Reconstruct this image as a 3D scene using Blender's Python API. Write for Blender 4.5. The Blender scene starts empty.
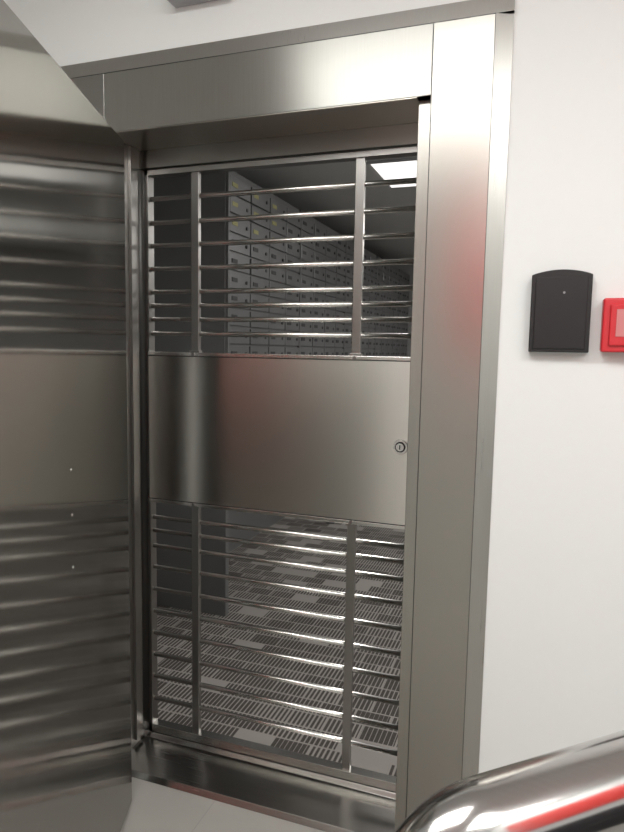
import bpy, bmesh, math, random
from mathutils import Matrix, Vector
random.seed(4)
sc = bpy.context.scene
sc.view_settings.view_transform = 'Standard'

# ---------------------------------------------------------------- materials
def newmat(name):
    m = bpy.data.materials.new(name); m.use_nodes = True
    return m, m.node_tree.nodes, m.node_tree.links, m.node_tree.nodes['Principled BSDF']

def plain(name, col, rough=0.5, metal=0.0, noise=0.0, nscale=8.0, bump=0.0, coat=0.0):
    m, N, L, b = newmat(name)
    b.inputs['Roughness'].default_value = rough
    b.inputs['Metallic'].default_value = metal
    b.inputs['Coat Weight'].default_value = coat
    tc = N.new('ShaderNodeTexCoord'); nz = N.new('ShaderNodeTexNoise')
    nz.inputs['Scale'].default_value = nscale; nz.inputs['Detail'].default_value = 4
    L.new(tc.outputs['Object'], nz.inputs['Vector'])
    mx = N.new('ShaderNodeMix'); mx.data_type = 'RGBA'
    mx.inputs[6].default_value = (*[c*(1-noise) for c in col], 1)
    mx.inputs[7].default_value = (*[min(1, c*(1+noise)) for c in col], 1)
    L.new(nz.outputs['Fac'], mx.inputs[0]); L.new(mx.outputs[2], b.inputs['Base Color'])
    if bump:
        bp = N.new('ShaderNodeBump'); bp.inputs['Strength'].default_value = bump; bp.inputs['Distance'].default_value = 0.002
        L.new(nz.outputs['Fac'], bp.inputs['Height']); L.new(bp.outputs['Normal'], b.inputs['Normal'])
    return m

def steel(name, col=(0.55, 0.54, 0.51), rough=0.28, streak=(1, 1, 60), aniso=0.0, tan=(0, 0, 1), var=0.12, warp=0.0, warpscale=(1.2,1.2,3.0)):
    m, N, L, b = newmat(name)
    b.inputs['Metallic'].default_value = 1
    tc = N.new('ShaderNodeTexCoord')
    mp = N.new('ShaderNodeMapping'); mp.inputs['Scale'].default_value = streak
    L.new(tc.outputs['Object'], mp.inputs['Vector'])
    nz = N.new('ShaderNodeTexNoise'); nz.inputs['Scale'].default_value = 6; nz.inputs['Detail'].default_value = 6
    L.new(mp.outputs['Vector'], nz.inputs['Vector'])
    n2 = N.new('ShaderNodeTexNoise'); n2.inputs['Scale'].default_value = 2.2; n2.inputs['Detail'].default_value = 3
    L.new(tc.outputs['Object'], n2.inputs['Vector'])
    ad = N.new('ShaderNodeMath'); ad.operation = 'ADD'
    L.new(nz.outputs['Fac'], ad.inputs[0]); L.new(n2.outputs['Fac'], ad.inputs[1])
    mr = N.new('ShaderNodeMapRange'); mr.inputs[1].default_value = 0.5; mr.inputs[2].default_value = 1.5
    mr.inputs[3].default_value = rough*(1-var); mr.inputs[4].default_value = rough*(1+var)
    L.new(ad.outputs[0], mr.inputs[0]); L.new(mr.outputs[0], b.inputs['Roughness'])
    mx = N.new('ShaderNodeMix'); mx.data_type = 'RGBA'
    mx.inputs[6].default_value = (*[c*(1-var) for c in col], 1)
    mx.inputs[7].default_value = (*[min(1, c*(1+var)) for c in col], 1)
    mr2 = N.new('ShaderNodeMapRange'); mr2.inputs[1].default_value = 0.6; mr2.inputs[2].default_value = 1.4
    L.new(ad.outputs[0], mr2.inputs[0]); L.new(mr2.outputs[0], mx.inputs[0])
    L.new(mx.outputs[2], b.inputs['Base Color'])
    if warp:
        mp2 = N.new('ShaderNodeMapping'); mp2.inputs['Scale'].default_value = warpscale
        L.new(tc.outputs['Object'], mp2.inputs['Vector'])
        n3 = N.new('ShaderNodeTexNoise'); n3.inputs['Scale'].default_value = 1.0; n3.inputs['Detail'].default_value = 1
        L.new(mp2.outputs['Vector'], n3.inputs['Vector'])
        bp2 = N.new('ShaderNodeBump'); bp2.inputs['Strength'].default_value = 1.0; bp2.inputs['Distance'].default_value = warp
        L.new(n3.outputs['Fac'], bp2.inputs['Height'])
        L.new(bp2.outputs['Normal'], b.inputs['Normal'])
    if aniso:
        b.inputs['Anisotropic'].default_value = aniso
        cx = N.new('ShaderNodeCombineXYZ')
        for k in range(3): cx.inputs[k].default_value = tan[k]
        vt = N.new('ShaderNodeVectorTransform'); vt.vector_type = 'VECTOR'; vt.convert_from = 'OBJECT'; vt.convert_to = 'WORLD'
        L.new(cx.outputs[0], vt.inputs[0]); L.new(vt.outputs[0], b.inputs['Tangent'])
    return m

def emis(name, col, s):
    m, N, L, b = newmat(name)
    b.inputs['Base Color'].default_value = (*col, 1)
    b.inputs['Emission Color'].default_value = (*col, 1)
    b.inputs['Emission Strength'].default_value = s
    return m

M_wall = plain('white_painted_plaster', (0.82, 0.845, 0.83), 0.6, noise=0.01, nscale=40, bump=0.03)
M_ceil = plain('ceiling_paint', (0.78, 0.79, 0.775), 0.8, noise=0.02)
M_frame = steel('brushed_steel_frame', (0.355, 0.345, 0.315), 0.26, (70, 70, 1.0), 0.6, var=0.05)
M_header = steel('brushed_steel_header', (0.345, 0.34, 0.315), 0.30, (40, 40, 1.0), 0.7, var=0.06)
M_soffit = steel('brushed_steel_soffit', (0.62, 0.59, 0.53), 0.32, (1, 20, 1), 0.0, var=0.015)
M_trim = steel('steel_trim', (0.42, 0.41, 0.385), 0.28, (60, 60, 1), 0.5, var=0.04)
M_leaf = steel('satin_steel_leaf', (0.32, 0.315, 0.29), 0.135, (1.5, 1.5, 60), 0.97, (1, 0, 0), var=0.07, warp=0.0035, warpscale=(2.0, 2.0, 1.5))
M_panel = steel('gate_panel_steel', (0.62, 0.60, 0.56), 0.29, (60, 60, 1), 0.8, var=0.02)
M_bar = steel('gate_bar_steel', (0.66, 0.65, 0.62), 0.25, (1, 1, 30), 0.0, var=0.05)
M_dark = steel('gate_flat_bar_steel', (0.32, 0.31, 0.295), 0.32, (4, 4, 1), 0.0, var=0.02)
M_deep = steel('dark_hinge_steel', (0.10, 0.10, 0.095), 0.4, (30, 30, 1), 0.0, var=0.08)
M_sill = steel('sill_steel', (0.31, 0.30, 0.285), 0.26, (1, 40, 40), 0.0, var=0.10)
M_rail = steel('polished_rail_steel', (0.50, 0.49, 0.48), 0.15, (1, 60, 60), 0.0, var=0.05)
M_black = plain('black_plastic', (0.005, 0.005, 0.0055), 0.45, noise=0.05)
M_red = plain('red_plastic', (0.62, 0.025, 0.035), 0.35, noise=0.03)
M_glass = plain('call_point_element', (0.60, 0.22, 0.22), 0.15, noise=0.05)
M_hole = plain('dark_slot', (0.01, 0.01, 0.01), 0.5)
M_redrefl = plain('red_reflection_cloth', (0.85, 0.04, 0.03), 0.6, noise=0.05)  # red of the unseen pieces added for reflections in the steel
M_lock = plain('locker_steel', (0.20, 0.20, 0.203), 0.32, metal=0.5, noise=0.25, nscale=3)
M_lockside = plain('locker_side_panel', (0.18, 0.18, 0.18), 0.35, metal=0.3, noise=0.1, nscale=2)
M_label = plain('yellow_label', (0.38, 0.36, 0.15), 0.5, noise=0.1)
M_glabel = plain('dark_label', (0.04, 0.04, 0.042), 0.5, noise=0.1)
M_cyl = plain('key_cylinder', (0.35, 0.35, 0.35), 0.35, metal=1)
M_grey = plain('grey_plastic', (0.35, 0.35, 0.36), 0.4, noise=0.03)
M_darkrefl = plain('dark_reflection_laminate', (0.03, 0.03, 0.035), 0.4, noise=0.1)  # dark finish of the unseen block added for rail reflections
M_tube = emis('light_diffuser', (1.0, 0.98, 0.95), 2.2)
M_tube2 = emis('vault_light_diffuser', (1.0, 0.98, 0.95), 1.3)
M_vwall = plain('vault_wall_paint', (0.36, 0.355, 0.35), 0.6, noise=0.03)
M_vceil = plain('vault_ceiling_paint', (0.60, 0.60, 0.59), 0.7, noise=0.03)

# floor tile
M_floor, N, L, b = newmat('stone_floor_tile')
tc = N.new('ShaderNodeTexCoord'); br = N.new('ShaderNodeTexBrick')
br.offset = 0; br.inputs['Scale'].default_value = 1; br.inputs['Brick Width'].default_value = 0.8; br.inputs['Row Height'].default_value = 0.8
br.inputs['Mortar Size'].default_value = 0.0015
br.inputs['Color1'].default_value = (0.46, 0.45, 0.415, 1); br.inputs['Color2'].default_value = (0.48, 0.47, 0.435, 1); br.inputs['Mortar'].default_value = (0.38, 0.37, 0.35, 1)
mp = N.new('ShaderNodeMapping'); mp.inputs['Location'].default_value = (0.15, 0.3, 0)
L.new(tc.outputs['Object'], mp.inputs['Vector']); L.new(mp.outputs['Vector'], br.inputs['Vector'])
nz = N.new('ShaderNodeTexNoise'); nz.inputs['Scale'].default_value = 5; nz.inputs['Detail'].default_value = 8
L.new(tc.outputs['Object'], nz.inputs['Vector'])
mx = N.new('ShaderNodeMix'); mx.data_type = 'RGBA'; mx.blend_type = 'MULTIPLY'; mx.inputs[0].default_value = 0.2
L.new(br.outputs['Color'], mx.inputs[6]); L.new(nz.outputs['Fac'], mx.inputs[7]); L.new(mx.outputs[2], b.inputs['Base Color'])
b.inputs['Roughness'].default_value = 0.3

# carpet
M_carpet, N, L, b = newmat('patterned_carpet')
def mth(op, a, c=None, d=None):
    n = N.new('ShaderNodeMath'); n.operation = op
    for i, v in enumerate((a, c, d)):
        if v is None: continue
        if isinstance(v, (int, float)): n.inputs[i].default_value = v
        else: L.new(v, n.inputs[i])
    return n.outputs[0]
tc = N.new('ShaderNodeTexCoord')
br = N.new('ShaderNodeTexBrick'); br.offset = 0.37; br.offset_frequency = 2
br.inputs['Scale'].default_value = 1; br.inputs['Brick Width'].default_value = 0.15; br.inputs['Row Height'].default_value = 0.10
br.inputs['Mortar Size'].default_value = 0.004; br.inputs['Mortar Smooth'].default_value = 0
br.inputs['Color1'].default_value = (0, 0, 0, 1); br.inputs['Color2'].default_value = (1, 1, 1, 1); br.inputs['Mortar'].default_value = (0, 0, 0, 1)
L.new(tc.outputs['Object'], br.inputs['Vector'])
sep = N.new('ShaderNodeSeparateXYZ'); L.new(tc.outputs['Object'], sep.inputs[0])
blk = mth('GREATER_THAN', br.outputs['Color'], 0.14)
dens = mth('MULTIPLY', br.outputs['Color'], 1.1)
st = mth('GREATER_THAN', mth('SINE', mth('MULTIPLY', sep.outputs['X'], 2*math.pi/0.019)), mth('SUBTRACT', 0.12, dens))
pat = mth('MULTIPLY', blk, st)
fz = N.new('ShaderNodeTexNoise'); fz.inputs['Scale'].default_value = 150; L.new(tc.outputs['Object'], fz.inputs['Vector'])
fac = mth('MULTIPLY', pat, mth('ADD', mth('MULTIPLY', fz.outputs['Fac'], 0.5), 0.72))
mx = N.new('ShaderNodeMix'); mx.data_type = 'RGBA'
mx.inputs[6].default_value = (0.30, 0.28, 0.26, 1); mx.inputs[7].default_value = (0.052, 0.044, 0.039, 1)
L.new(fac, mx.inputs[0]); L.new(mx.outputs[2], b.inputs['Base Color']); b.inputs['Roughness'].default_value = 0.95

# ---------------------------------------------------------------- mesh builder
class MB:
    def __init__(s, name):
        s.name = name; s.bm = bmesh.new(); s.mats = []
    def mi(s, m):
        if m not in s.mats: s.mats.append(m)
        return s.mats.index(m)
    def box(s, x0, x1, y0, y1, z0, z1, m, bev=0.0, seg=2):
        i = s.mi(m)
        t = bmesh.new()
        vs = [t.verts.new(p) for p in ((x0,y0,z0),(x1,y0,z0),(x1,y1,z0),(x0,y1,z0),(x0,y0,z1),(x1,y0,z1),(x1,y1,z1),(x0,y1,z1))]
        for f in ((0,3,2,1),(4,5,6,7),(0,1,5,4),(1,2,6,5),(2,3,7,6),(3,0,4,7)): t.faces.new([vs[k] for k in f])
        if bev: bmesh.ops.bevel(t, geom=t.edges[:], offset=bev, segments=seg, affect='EDGES', profile=0.5)
        s._merge(t, i)
    def _merge(s, t, i, smooth=False):
        for f in t.faces: f.material_index = i; f.smooth = smooth
        me = bpy.data.meshes.new('t'); t.to_mesh(me); t.free()
        s.bm.from_mesh(me); bpy.data.meshes.remove(me)
    def cyl(s, p0, p1, r, m, seg=20, r2=None):
        i = s.mi(m); p0 = Vector(p0); p1 = Vector(p1); d = p1-p0
        t = bmesh.new()
        rot = d.to_track_quat('Z', 'Y').to_matrix().to_4x4()
        bmesh.ops.create_cone(t, cap_ends=True, segments=seg, radius1=r, radius2=r if r2 is None else r2, depth=d.length, matrix=Matrix.Translation((p0+p1)/2) @ rot)
        for f in t.faces: f.material_index = i; f.smooth = len(f.verts) == 4
        me = bpy.data.meshes.new('t'); t.to_mesh(me); t.free(); s.bm.from_mesh(me); bpy.data.meshes.remove(me)
    def prism(s, prof, axis, a0, a1, m, bev=0.0):
        i = s.mi(m); t = bmesh.new()
        def P(u, v, a):
            return {'x': (a, u, v), 'y': (u, a, v), 'z': (u, v, a)}[axis]
        A = [t.verts.new(P(u, v, a0)) for u, v in prof]; B = [t.verts.new(P(u, v, a1)) for u, v in prof]
        t.faces.new(A[::-1]); t.faces.new(B)
        for k in range(len(prof)):
            t.faces.new((A[k], A[(k+1) % len(prof)], B[(k+1) % len(prof)], B[k]))
        bmesh.ops.recalc_face_normals(t, faces=t.faces[:])
        if bev: bmesh.ops.bevel(t, geom=t.edges[:], offset=bev, segments=2, affect='EDGES', profile=0.5)
        s._merge(t, i)
    def sweep(s, path, r, m, seg=32):
        i = s.mi(m); path = [Vector(p) for p in path]; rings = []
        prev = None
        for k, p in enumerate(path):
            tdir = (path[min(k+1, len(path)-1)] - path[max(k-1, 0)]).normalized()
            if prev is None:
                n = tdir.cross(Vector((0.3, 0.9, 0.2))).normalized()
            else:
                n = (prev - tdir*prev.dot(tdir)).normalized()
            prev = n; bb = tdir.cross(n)
            rings.append([s.bm.verts.new(p + r*(math.cos(a)*n + math.sin(a)*bb)) for a in [2*math.pi*j/seg for j in range(seg)]])
        for k in range(len(rings)-1):
            for j in range(seg):
                f = s.bm.faces.new((rings[k][j], rings[k][(j+1) % seg], rings[k+1][(j+1) % seg], rings[k+1][j])); f.smooth = True; f.material_index = i
        for R in (rings[0][::-1], rings[-1]):
            f = s.bm.faces.new(R); f.material_index = i
    def done(s, loc=(0,0,0), rotz=0.0, recalc=False):
        if recalc: bmesh.ops.recalc_face_normals(s.bm, faces=s.bm.faces[:])
        me = bpy.data.meshes.new(s.name); s.bm.to_mesh(me); s.bm.free()
        for m in s.mats: me.materials.append(m)
        o = bpy.data.objects.new(s.name, me); sc.collection.objects.link(o)
        o.location = loc; o.rotation_euler = (0, 0, rotz)
        return o

# ---------------------------------------------------------------- room shell
WY0, WY1 = 0.018, 0.26
LX0, LX1, LYB = -2.6, 1.9, -3.8
ZC = 2.85
OX0, OX1, OZ = -1.50, -0.16, 2.34
w = MB('wall_front')
w.box(LX0-0.1, OX0, WY0, WY1, 0, ZC, M_wall)
w.box(OX1, LX1+0.1, WY0, WY1, 0, ZC, M_wall)
w.box(OX0, OX1, WY0, WY1, OZ, ZC, M_wall)
w.done()
w = MB('wall_left'); w.box(LX0-0.1, LX0, LYB, WY0, 0, ZC, M_wall); w.done()
w = MB('wall_right'); w.box(LX1, LX1+0.1, LYB, WY0, 0, ZC, M_wall); w.done()
w = MB('wall_back'); w.box(LX0-0.1, LX1+0.1, LYB-0.1, LYB, 0, ZC, M_wall); w.done()
w = MB('floor'); w.box(LX0-0.1, LX1+0.1, LYB-0.1, 0.13, -0.1, 0, M_floor); w.done()
w = MB('ceiling'); w.box(LX0-0.1, LX1+0.1, LYB-0.1, WY1, ZC, ZC+0.1, M_ceil); w.done()
VX0, VX1, VY1, VZ = -2.5, 1.6, 6.4, 2.65
w = MB('floor_vault_carpet'); w.box(VX0-0.1, VX1+0.1, 0.13, VY1+0.1, -0.1, 0, M_carpet); w.done()
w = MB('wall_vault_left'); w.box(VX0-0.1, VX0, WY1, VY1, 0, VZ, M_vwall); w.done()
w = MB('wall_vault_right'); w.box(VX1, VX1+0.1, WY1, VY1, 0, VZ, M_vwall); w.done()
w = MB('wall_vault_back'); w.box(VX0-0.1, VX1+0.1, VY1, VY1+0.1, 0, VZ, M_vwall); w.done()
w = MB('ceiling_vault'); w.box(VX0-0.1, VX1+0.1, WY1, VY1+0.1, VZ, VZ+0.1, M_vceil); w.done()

# ---------------------------------------------------------------- vault door frame
FX0, FX1, FZ = -1.55, -0.110, 2.402
JX0, JX1, HZ = -1.35, -0.311, 2.177
T = 0.044
f = MB('vault_door_frame')
f.box(JX1, FX1-T, 0, 0.24, 0, FZ-T, M_frame, 0.0015)
f.box(FX0+T, JX0, 0, 0.24, 0, FZ-T, M_dark, 0.0015)
f.box(JX0+0.001, JX1-0.001, 0.0005, 0.24, HZ, FZ-T, M_header, 0.0015)
f.box(JX0+0.002, -0.350, 0.003, 0.187, HZ-0.002, HZ+0.001, M_soffit, 0.0005)
def trimv(xi, xo):
    f.prism([(xi, 0.0), (xo, 0.012), (xo, 0.0178), (xi, 0.0178)] if xo > xi else [(xi, 0.0), (xi, 0.0178), (xo, 0.0178), (xo, 0.012)], 'z', 0, FZ-T, M_trim)
trimv(FX1-T, FX1); trimv(FX0+T, FX0)
f.prism([(0.0, FZ-T), (0.005, FZ), (0.0178, FZ), (0.0178, FZ-T)], 'x', FX0, FX1, M_trim)
f.box(FX1-T-0.0012, FX1-T+0.0004, -0.0004, 0.004, 0, FZ-T, M_deep)
f.box(JX1-0.0012, JX1+0.0012, -0.0003, 0.004, 0, FZ-T, M_deep)
f.box(FX0+T, FX1-T, -0.0004, 0.004, FZ-T-0.0010, FZ-T+0.0008, M_deep)
# inner lips (stops)
f.box(-0.349, JX1, 0.028, 0.24, 0.0, HZ-0.0005, M_frame, 0.001)
f.box(JX0, JX0+0.012, 0.12, 0.16, 0.05, HZ-0.003, M_dark, 0.001)
f.box(JX0, JX0+0.018, 0.225, 0.24, 0.05, HZ-0.001, M_dark, 0.001)
f.box(JX0, -0.349, 0.188, 0.24, HZ-0.062, HZ, M_dark, 0.001)
# sill
f.prism([(0.0, 0.0), (0.012, 0.018), (0.18, 0.032), (0.19, 0.046), (0.24, 0.046), (0.24, 0.0)], 'x', JX0+0.0005, -0.3495, M_sill, 0.001)
f.done()

# ---------------------------------------------------------------- grille gate
g = MB('grille_gate')
GX0, GX1, GY = -1.330, -0.355, 0.205
GZ0, GZ1 = 0.052, 2.108
PZ0, PZ1 = 0.943, 1.481
g.box(GX0, GX0+0.014, GY-0.018, GY+0.018, GZ0, GZ1, M_dark, 0.001)
g.box(GX1-0.02, GX1, GY-0.018, GY+0.018, GZ0, GZ1, M_dark, 0.001)
g.box(GX0, GX1, GY-0.018, GY+0.018, GZ1-0.018, GZ1, M_dark, 0.001)
g.box(GX0, GX1, GY-0.018, GY+0.018, GZ0, GZ0+0.03, M_bar, 0.001)
for xc in (-1.135, -0.556):
    g.box(xc-0.014, xc+0.014, GY-0.012, GY+0.006, GZ0+0.02, PZ0, M_dark, 0.001)
    g.box(xc-0.014, xc+0.014, GY-0.012, GY+0.006, PZ1, GZ1-0.01, M_dark, 0.001)
    for z, sgn in ((PZ1, 1), (PZ0, -1)):
        g.box(xc-0.020, xc+0.020, GY-0.018, GY+0.004, min(z, z+sgn*0.010), max(z, z+sgn*0.010), M_dark, 0.001)
        g.cyl((xc, GY-0.028, z-sgn*0.004), (xc, GY-0.020, z-sgn*0.004), 0.006, M_dark)
g.box(GX0+0.012, GX1-0.01, GY-0.022, GY+0.020, PZ0+0.004, PZ1-0.004, M_panel, 0.002)
for z, s_ in ((PZ1, 1), (PZ0, -1)):
    a, b_ = sorted((z-s_*0.010, z+s_*0.003))
    g.box(GX0+0.012, GX1-0.01, GY-0.025, GY+0.022, a, b_, M_bar, 0.002, 3)
    a, b_ = sorted((z-s_*0.0125, z-s_*0.010))
    g.box(GX0+0.012, GX1-0.01, GY-0.0225, GY-0.018, a, b_, M_hole)
UP = [1.548, 1.598, 1.646, 1.694, 1.774, 1.854, 1.932, 2.014]
LO = [0.878, 0.828, 0.770, 0.690, 0.605, 0.520, 0.435, 0.350, 0.265, 0.175]
for z in UP+LO:
    g.cyl((GX0+0.01, GY+0.003, z), (GX1-0.01, GY+0.003, z), 0.0088, M_bar, 16)
# lock cylinder
g.cyl((-0.400, GY-0.030, 1.204), (-0.400, GY-0.020, 1.204), 0.022, M_bar, 32, 0.024)
g.cyl((-0.400, GY-0.032, 1.204), (-0.400, GY-0.0295, 1.204), 0.0165, M_hole, 28)
g.cyl((-0.400, GY-0.037, 1.204), (-0.400, GY-0.031, 1.204), 0.0125, M_bar, 24)
g.box(-0.4015, -0.3985, GY-0.0375, GY-0.034, 1.197, 1.211, M_hole)
g.done()

# ---------------------------------------------------------------- vault door leaf
lf = MB('vault_door')
LW, LT, LZ0, LZ1 = 1.12, 0.15, 0.018, 2.102
lf.box(0, LW, -0.02, 0, LZ0, LZ1, M_leaf, 0.003)
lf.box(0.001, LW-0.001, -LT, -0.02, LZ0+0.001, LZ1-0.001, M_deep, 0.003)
lf.box(0.03, LW-0.03, -LT-0.004, -LT, LZ0+0.03, LZ1-0.03, M_dark, 0.002)
for z in (1.212, 1.104, 0.978):
    lf.cyl((0.487, -0.001, z), (0.487, 0.0015, z), 0.005, M_bar, 16, 0.003)
for z in (0.35, 1.05, 1.75):
    lf.cyl((LW, -LT/2, z), (LW+0.03, -LT/2, z), 0.018, M_bar)
lf.cyl((0.95, -LT, 1.05), (0.95, -LT-0.05, 1.05), 0.03, M_bar)
lf.cyl((0.95, -LT-0.04, 1.05), (0.82, -LT-0.05, 1.05), 0.011, M_bar)
ang = math.atan2(-0.936, 0.352)
leaf = lf.done((-1.190, -0.12, 0), ang)
hg = MB('hinge_gap_filler')
hg.box(-1.42, -1.362, -0.17, -0.001, 0.02, 2.12, M_deep, 0.003)  # full-height filler added behind the leaf so the gate panel reflects dark
for z in (0.35, 1.05, 1.75):
    hg.cyl((-1.355, -0.10, z-0.09), (-1.355, -0.10, z+0.09), 0.022, M_deep, 24)
ho = hg.done()
bpy.context.view_layer.update(); ho.parent = leaf; ho.matrix_parent_inverse = leaf.matrix_world.inverted()

# ---------------------------------------------------------------- safe deposit lockers
lk = MB('safe_deposit_lockers')
SX, SY0, SY1, SZ, SB, RX = -1.60, 1.33, 6.3, 2.45, 0.98, -2.10
lk.box(VX0+0.01, SX-0.012, SY0, SY1, SB, SZ, M_lockside)
lk.box(VX0+0.01, RX, SY0+0.02, SY1, 0.0, SB, M_lockside)
lk.box(RX, SX, SY0, SY0+0.04, 0.0, SB, M_lockside, 0.002)
lk.box(VX0+0.01, RX, SY0, SY0+0.02, 0.0, SB, M_lockside)
for yy in (3.4, 5.6):
    lk.box(SX-0.08, SX-0.02, yy, yy+0.06, 0.0, SB, M_lockside, 0.002)
cw, rows = 0.27, [0.10]*10 + [0.135]*3
y = SY0+0.03; ncol = int((SY1-SY0-0.06)/cw)
for c in range(ncol):
    z = SZ-0.03
    if c % 4 == 0:
        lk.box(SX-0.014, SX+0.004, y-0.02, y-0.003, SB, SZ, M_lockside)
    for h in rows:
        dx = random.choice((0, 0, 0.002, -0.002))
        lk.box(SX-0.014, SX+dx, y+0.006, y+cw-0.010, z-h+0.006, z-0.006, M_lock, 0.0015, 1)
        yl = (c < 3 and z > 2.15)
        lk.box(SX-0.001, SX+0.003, y+0.03, y+0.095, z-h/2-0.008, z-h/2+0.014, M_label if yl else M_glabel)
        lk.cyl((SX-0.002, y+cw-0.06, z-h/2), (SX+0.006, y+cw-0.06, z-h/2), 0.010, M_glabel, 8)
        z -= h
    y += cw
lk.done()

# ---------------------------------------------------------------- card reader
cr = MB('card_reader')
x0, x1, z0, z1 = -0.034, 0.110, 1.505, 1.700
prof = [(x0, z0), (x1, z0), (x1, z1)]
for k in range(1, 16):
    t = k/16; prof.append((x1+(x0-x1)*t, z1+0.013*math.sin(math.pi*t)**0.8))
prof.append((x0, z1))
cr.prism(prof, 'y', -0.014, 0.0178, M_black, 0.002)
cr.prism([(x0+0.010, z0+0.008), (x1-0.010, z0+0.008), (x1-0.010, z1-0.006), (x0+0.010, z1-0.006)], 'y', -0.0165, -0.013, M_black, 0.0015)
cr.cyl((0.045, -0.0160, 1.655), (0.045, -0.0180, 1.655), 0.003, M_grey, 16)
cr.done()

# ---------------------------------------------------------------- fire alarm call point
fa = MB('fire_alarm_call_point')
a0, a1, c0, c1 = 0.137, 0.270, 1.507, 1.640
fa.box(a0, a1, -0.024, 0.0178, c0, c1, M_red, 0.005, 3)
fa.box(a0+0.016, a1-0.016, -0.032, -0.022, c0+0.016, c1-0.016, M_red, 0.003)
fa.box(a0+0.030, a1-0.030, -0.0335, -0.031, c0+0.038, c1-0.028, M_glass, 0.001)
fa.cyl((0.2035, -0.0350, 1.578), (0.2035, -0.0325, 1.578), 0.014, M_red, 24)
fa.cyl((0.2035, -0.034, c0+0.028), (0.2035, -0.0315, c0+0.028), 0.005, M_hole, 16)
fa.done()

# ---------------------------------------------------------------- small fixture above the frame
ef = MB('emergency_light')
ef.box(-1.10, -0.90, -0.045, 0.0178, 2.520, 2.62, M_grey, 0.006, 3)
ef.box(-1.08, -0.92, -0.052, -0.044, 2.535, 2.60, M_tube, 0.003)
ef.done()

# ---------------------------------------------------------------- handrail
hr = MB('handrail')
R = 0.0285
E = Vector((-0.060, -1.412, 1.199)); Dr = Vector((0.1014, 0.088, 0.004)).normalized()
br_ = 0.055
path = [(E.x, E.y, 0.005), (E.x, E.y, 0.5), (E.x, E.y, E.z-br_)]
c = Vector((E.x, E.y, E.z-br_)) + Dr*br_
for k in range(1, 13):
    a = math.pi/2*k/12
    path.append(tuple(c - Dr*br_*math.cos(a) + Vector((0, 0, 1))*br_*math.sin(a)))
end_t = (0.0 - c.y)/Dr.y
for k in range(1, 9):
    path.append(tuple(c + Vector((0, 0, br_)) + Dr*end_t*k/8*0.985))
hr.sweep(path, R, M_rail, 48)
hr.cyl((E.x, E.y, 0.0005), (E.x, E.y, 0.012), 0.055, M_rail, 32)
pe = Vector(path[-1])
hr.cyl((pe.x, 0.0175, pe.z), (pe.x, 0.004, pe.z), 0.05, M_rail, 32)
hr.done(recalc=True)

# ---------------------------------------------------------------- unseen red banner, added so the frame steel reflects red
rb = MB('red_reflection_banner')
rb.box(-0.58, -0.04, -2.506, -2.500, 1.60, 2.50, M_redrefl, 0.001)
rb.cyl((-0.60, -2.503, 2.50), (-0.02, -2.503, 2.50), 0.010, M_cyl)
rb.cyl((-0.60, -2.503, 1.60), (-0.02, -2.503, 1.60), 0.010, M_cyl)
for x in (-0.52, -0.10):
    rb.cyl((x, -2.503, 2.50), (x, -2.503, ZC-0.0005), 0.003, M_cyl, 8)
rb.done()
# unseen red board and dark block, added for the handrail's red and dark reflections
nb = MB('red_reflection_board')
nb.box(LX1-0.02, LX1-0.001, -2.1, -0.8, 1.42, 2.25, M_redrefl, 0.002)
nb.box(LX1-0.025, LX1-0.001, -2.14, -2.1, 1.38, 2.29, M_cyl, 0.001)
nb.box(LX1-0.025, LX1-0.001, -0.8, -0.76, 1.38, 2.29, M_cyl, 0.001)
nb.box(LX1-0.025, LX1-0.001, -2.1, -0.8, 2.25, 2.29, M_cyl, 0.001)
nb.box(LX1-0.025, LX1-0.001, -2.1, -0.8, 1.38, 1.42, M_cyl, 0.001)
nb.done()
cb = MB('dark_reflection_block')  # added out of view so the lower side of the rail reflects dark
cb.box(LX1-0.45, LX1-0.005, -2.6, -0.4, 0.06, 1.05, M_darkrefl, 0.004)
cb.box(LX1-0.41, LX1-0.02, -2.56, -0.44, 0.0, 0.06, M_hole)
cb.box(LX1-0.47, LX1-0.003, -2.62, -0.38, 1.05, 1.08, M_darkrefl, 0.003)
for k in range(4):
    y0 = -2.6+0.55*k
    cb.box(LX1-0.462, LX1-0.45, y0+0.005, y0+0.545, 0.08, 1.03, M_darkrefl, 0.002)
    cb.cyl((LX1-0.475, y0+0.48, 0.55), (LX1-0.475, y0+0.48, 0.70), 0.006, M_cyl, 10)
cb.done()

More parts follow.
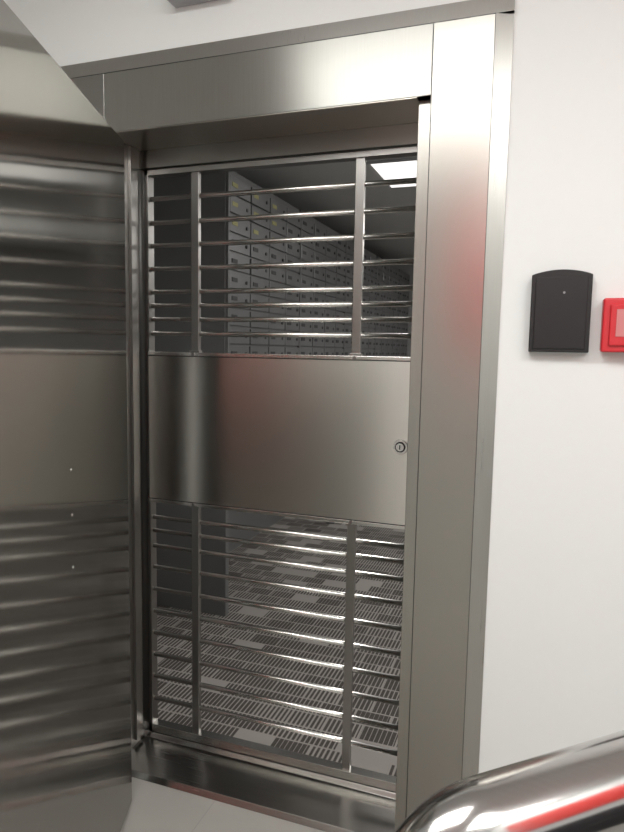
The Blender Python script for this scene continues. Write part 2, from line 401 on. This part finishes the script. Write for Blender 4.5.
# ---------------------------------------------------------------- lights
def panel(cx, cy, z, sx, sy, power, mt=None, col=(1, 1, 0.985)):
    p = MB('ceiling_light_panel')
    p.box(cx-sx/2, cx+sx/2, cy-sy/2, cy+sy/2, z-0.012, z-0.0005, mt or M_tube, 0.002)
    p.box(cx-sx/2-0.02, cx+sx/2+0.02, cy-sy/2-0.02, cy-sy/2, z-0.016, z-0.0005, M_grey)
    p.box(cx-sx/2-0.02, cx+sx/2+0.02, cy+sy/2, cy+sy/2+0.02, z-0.016, z-0.0005, M_grey)
    po = p.done()
    if power:
        l = bpy.data.lights.new('panel_lamp', 'AREA'); l.shape = 'RECTANGLE'; l.size = sx; l.size_y = sy; l.energy = power; l.color = col
        o = bpy.data.objects.new('panel_lamp', l); sc.collection.objects.link(o); o.location = (cx, cy, z-0.03); o.parent = po
panel(-0.6, -1.5, ZC, 1.2, 0.6, 27)
panel(1.1, -1.9, ZC, 1.2, 0.6, 30)
panel(0.2, -3.2, ZC, 1.2, 0.6, 16)
panel(-0.55, 2.45, VZ, 1.0, 0.6, 0, M_tube2)
panel(0.7, 1.4, VZ, 0.6, 1.2, 36, None, (1, 0.98, 0.95))  # unseen panel added to the right to light locker fronts and bars
panel(0.7, 4.2, VZ, 0.6, 1.2, 36, None, (1, 0.98, 0.95))  # second added panel, out of view, lighting the deeper vault

wd = bpy.data.worlds.new('world'); sc.world = wd; wd.use_nodes = True
wd.node_tree.nodes['Background'].inputs[0].default_value = (0.8, 0.85, 0.9, 1)
wd.node_tree.nodes['Background'].inputs[1].default_value = 0.15

# ---------------------------------------------------------------- camera
X = Vector((1802, -98, 639)).normalized()
Y = Vector((230.2, 62.1, -639)).normalized()
Z = X.cross(Y).normalized(); Y = Z.cross(X)
cam = bpy.data.cameras.new('camera'); co = bpy.data.objects.new('camera', cam); sc.collection.objects.link(co)
R3 = Matrix((X, Y, Z))
co.matrix_world = Matrix.Translation((0, -1.77, 1.5)) @ R3.to_4x4()
cam.sensor_fit = 'HORIZONTAL'; cam.sensor_width = 36; cam.lens = 639/624*36
cam.clip_start = 0.02
sc.camera = co
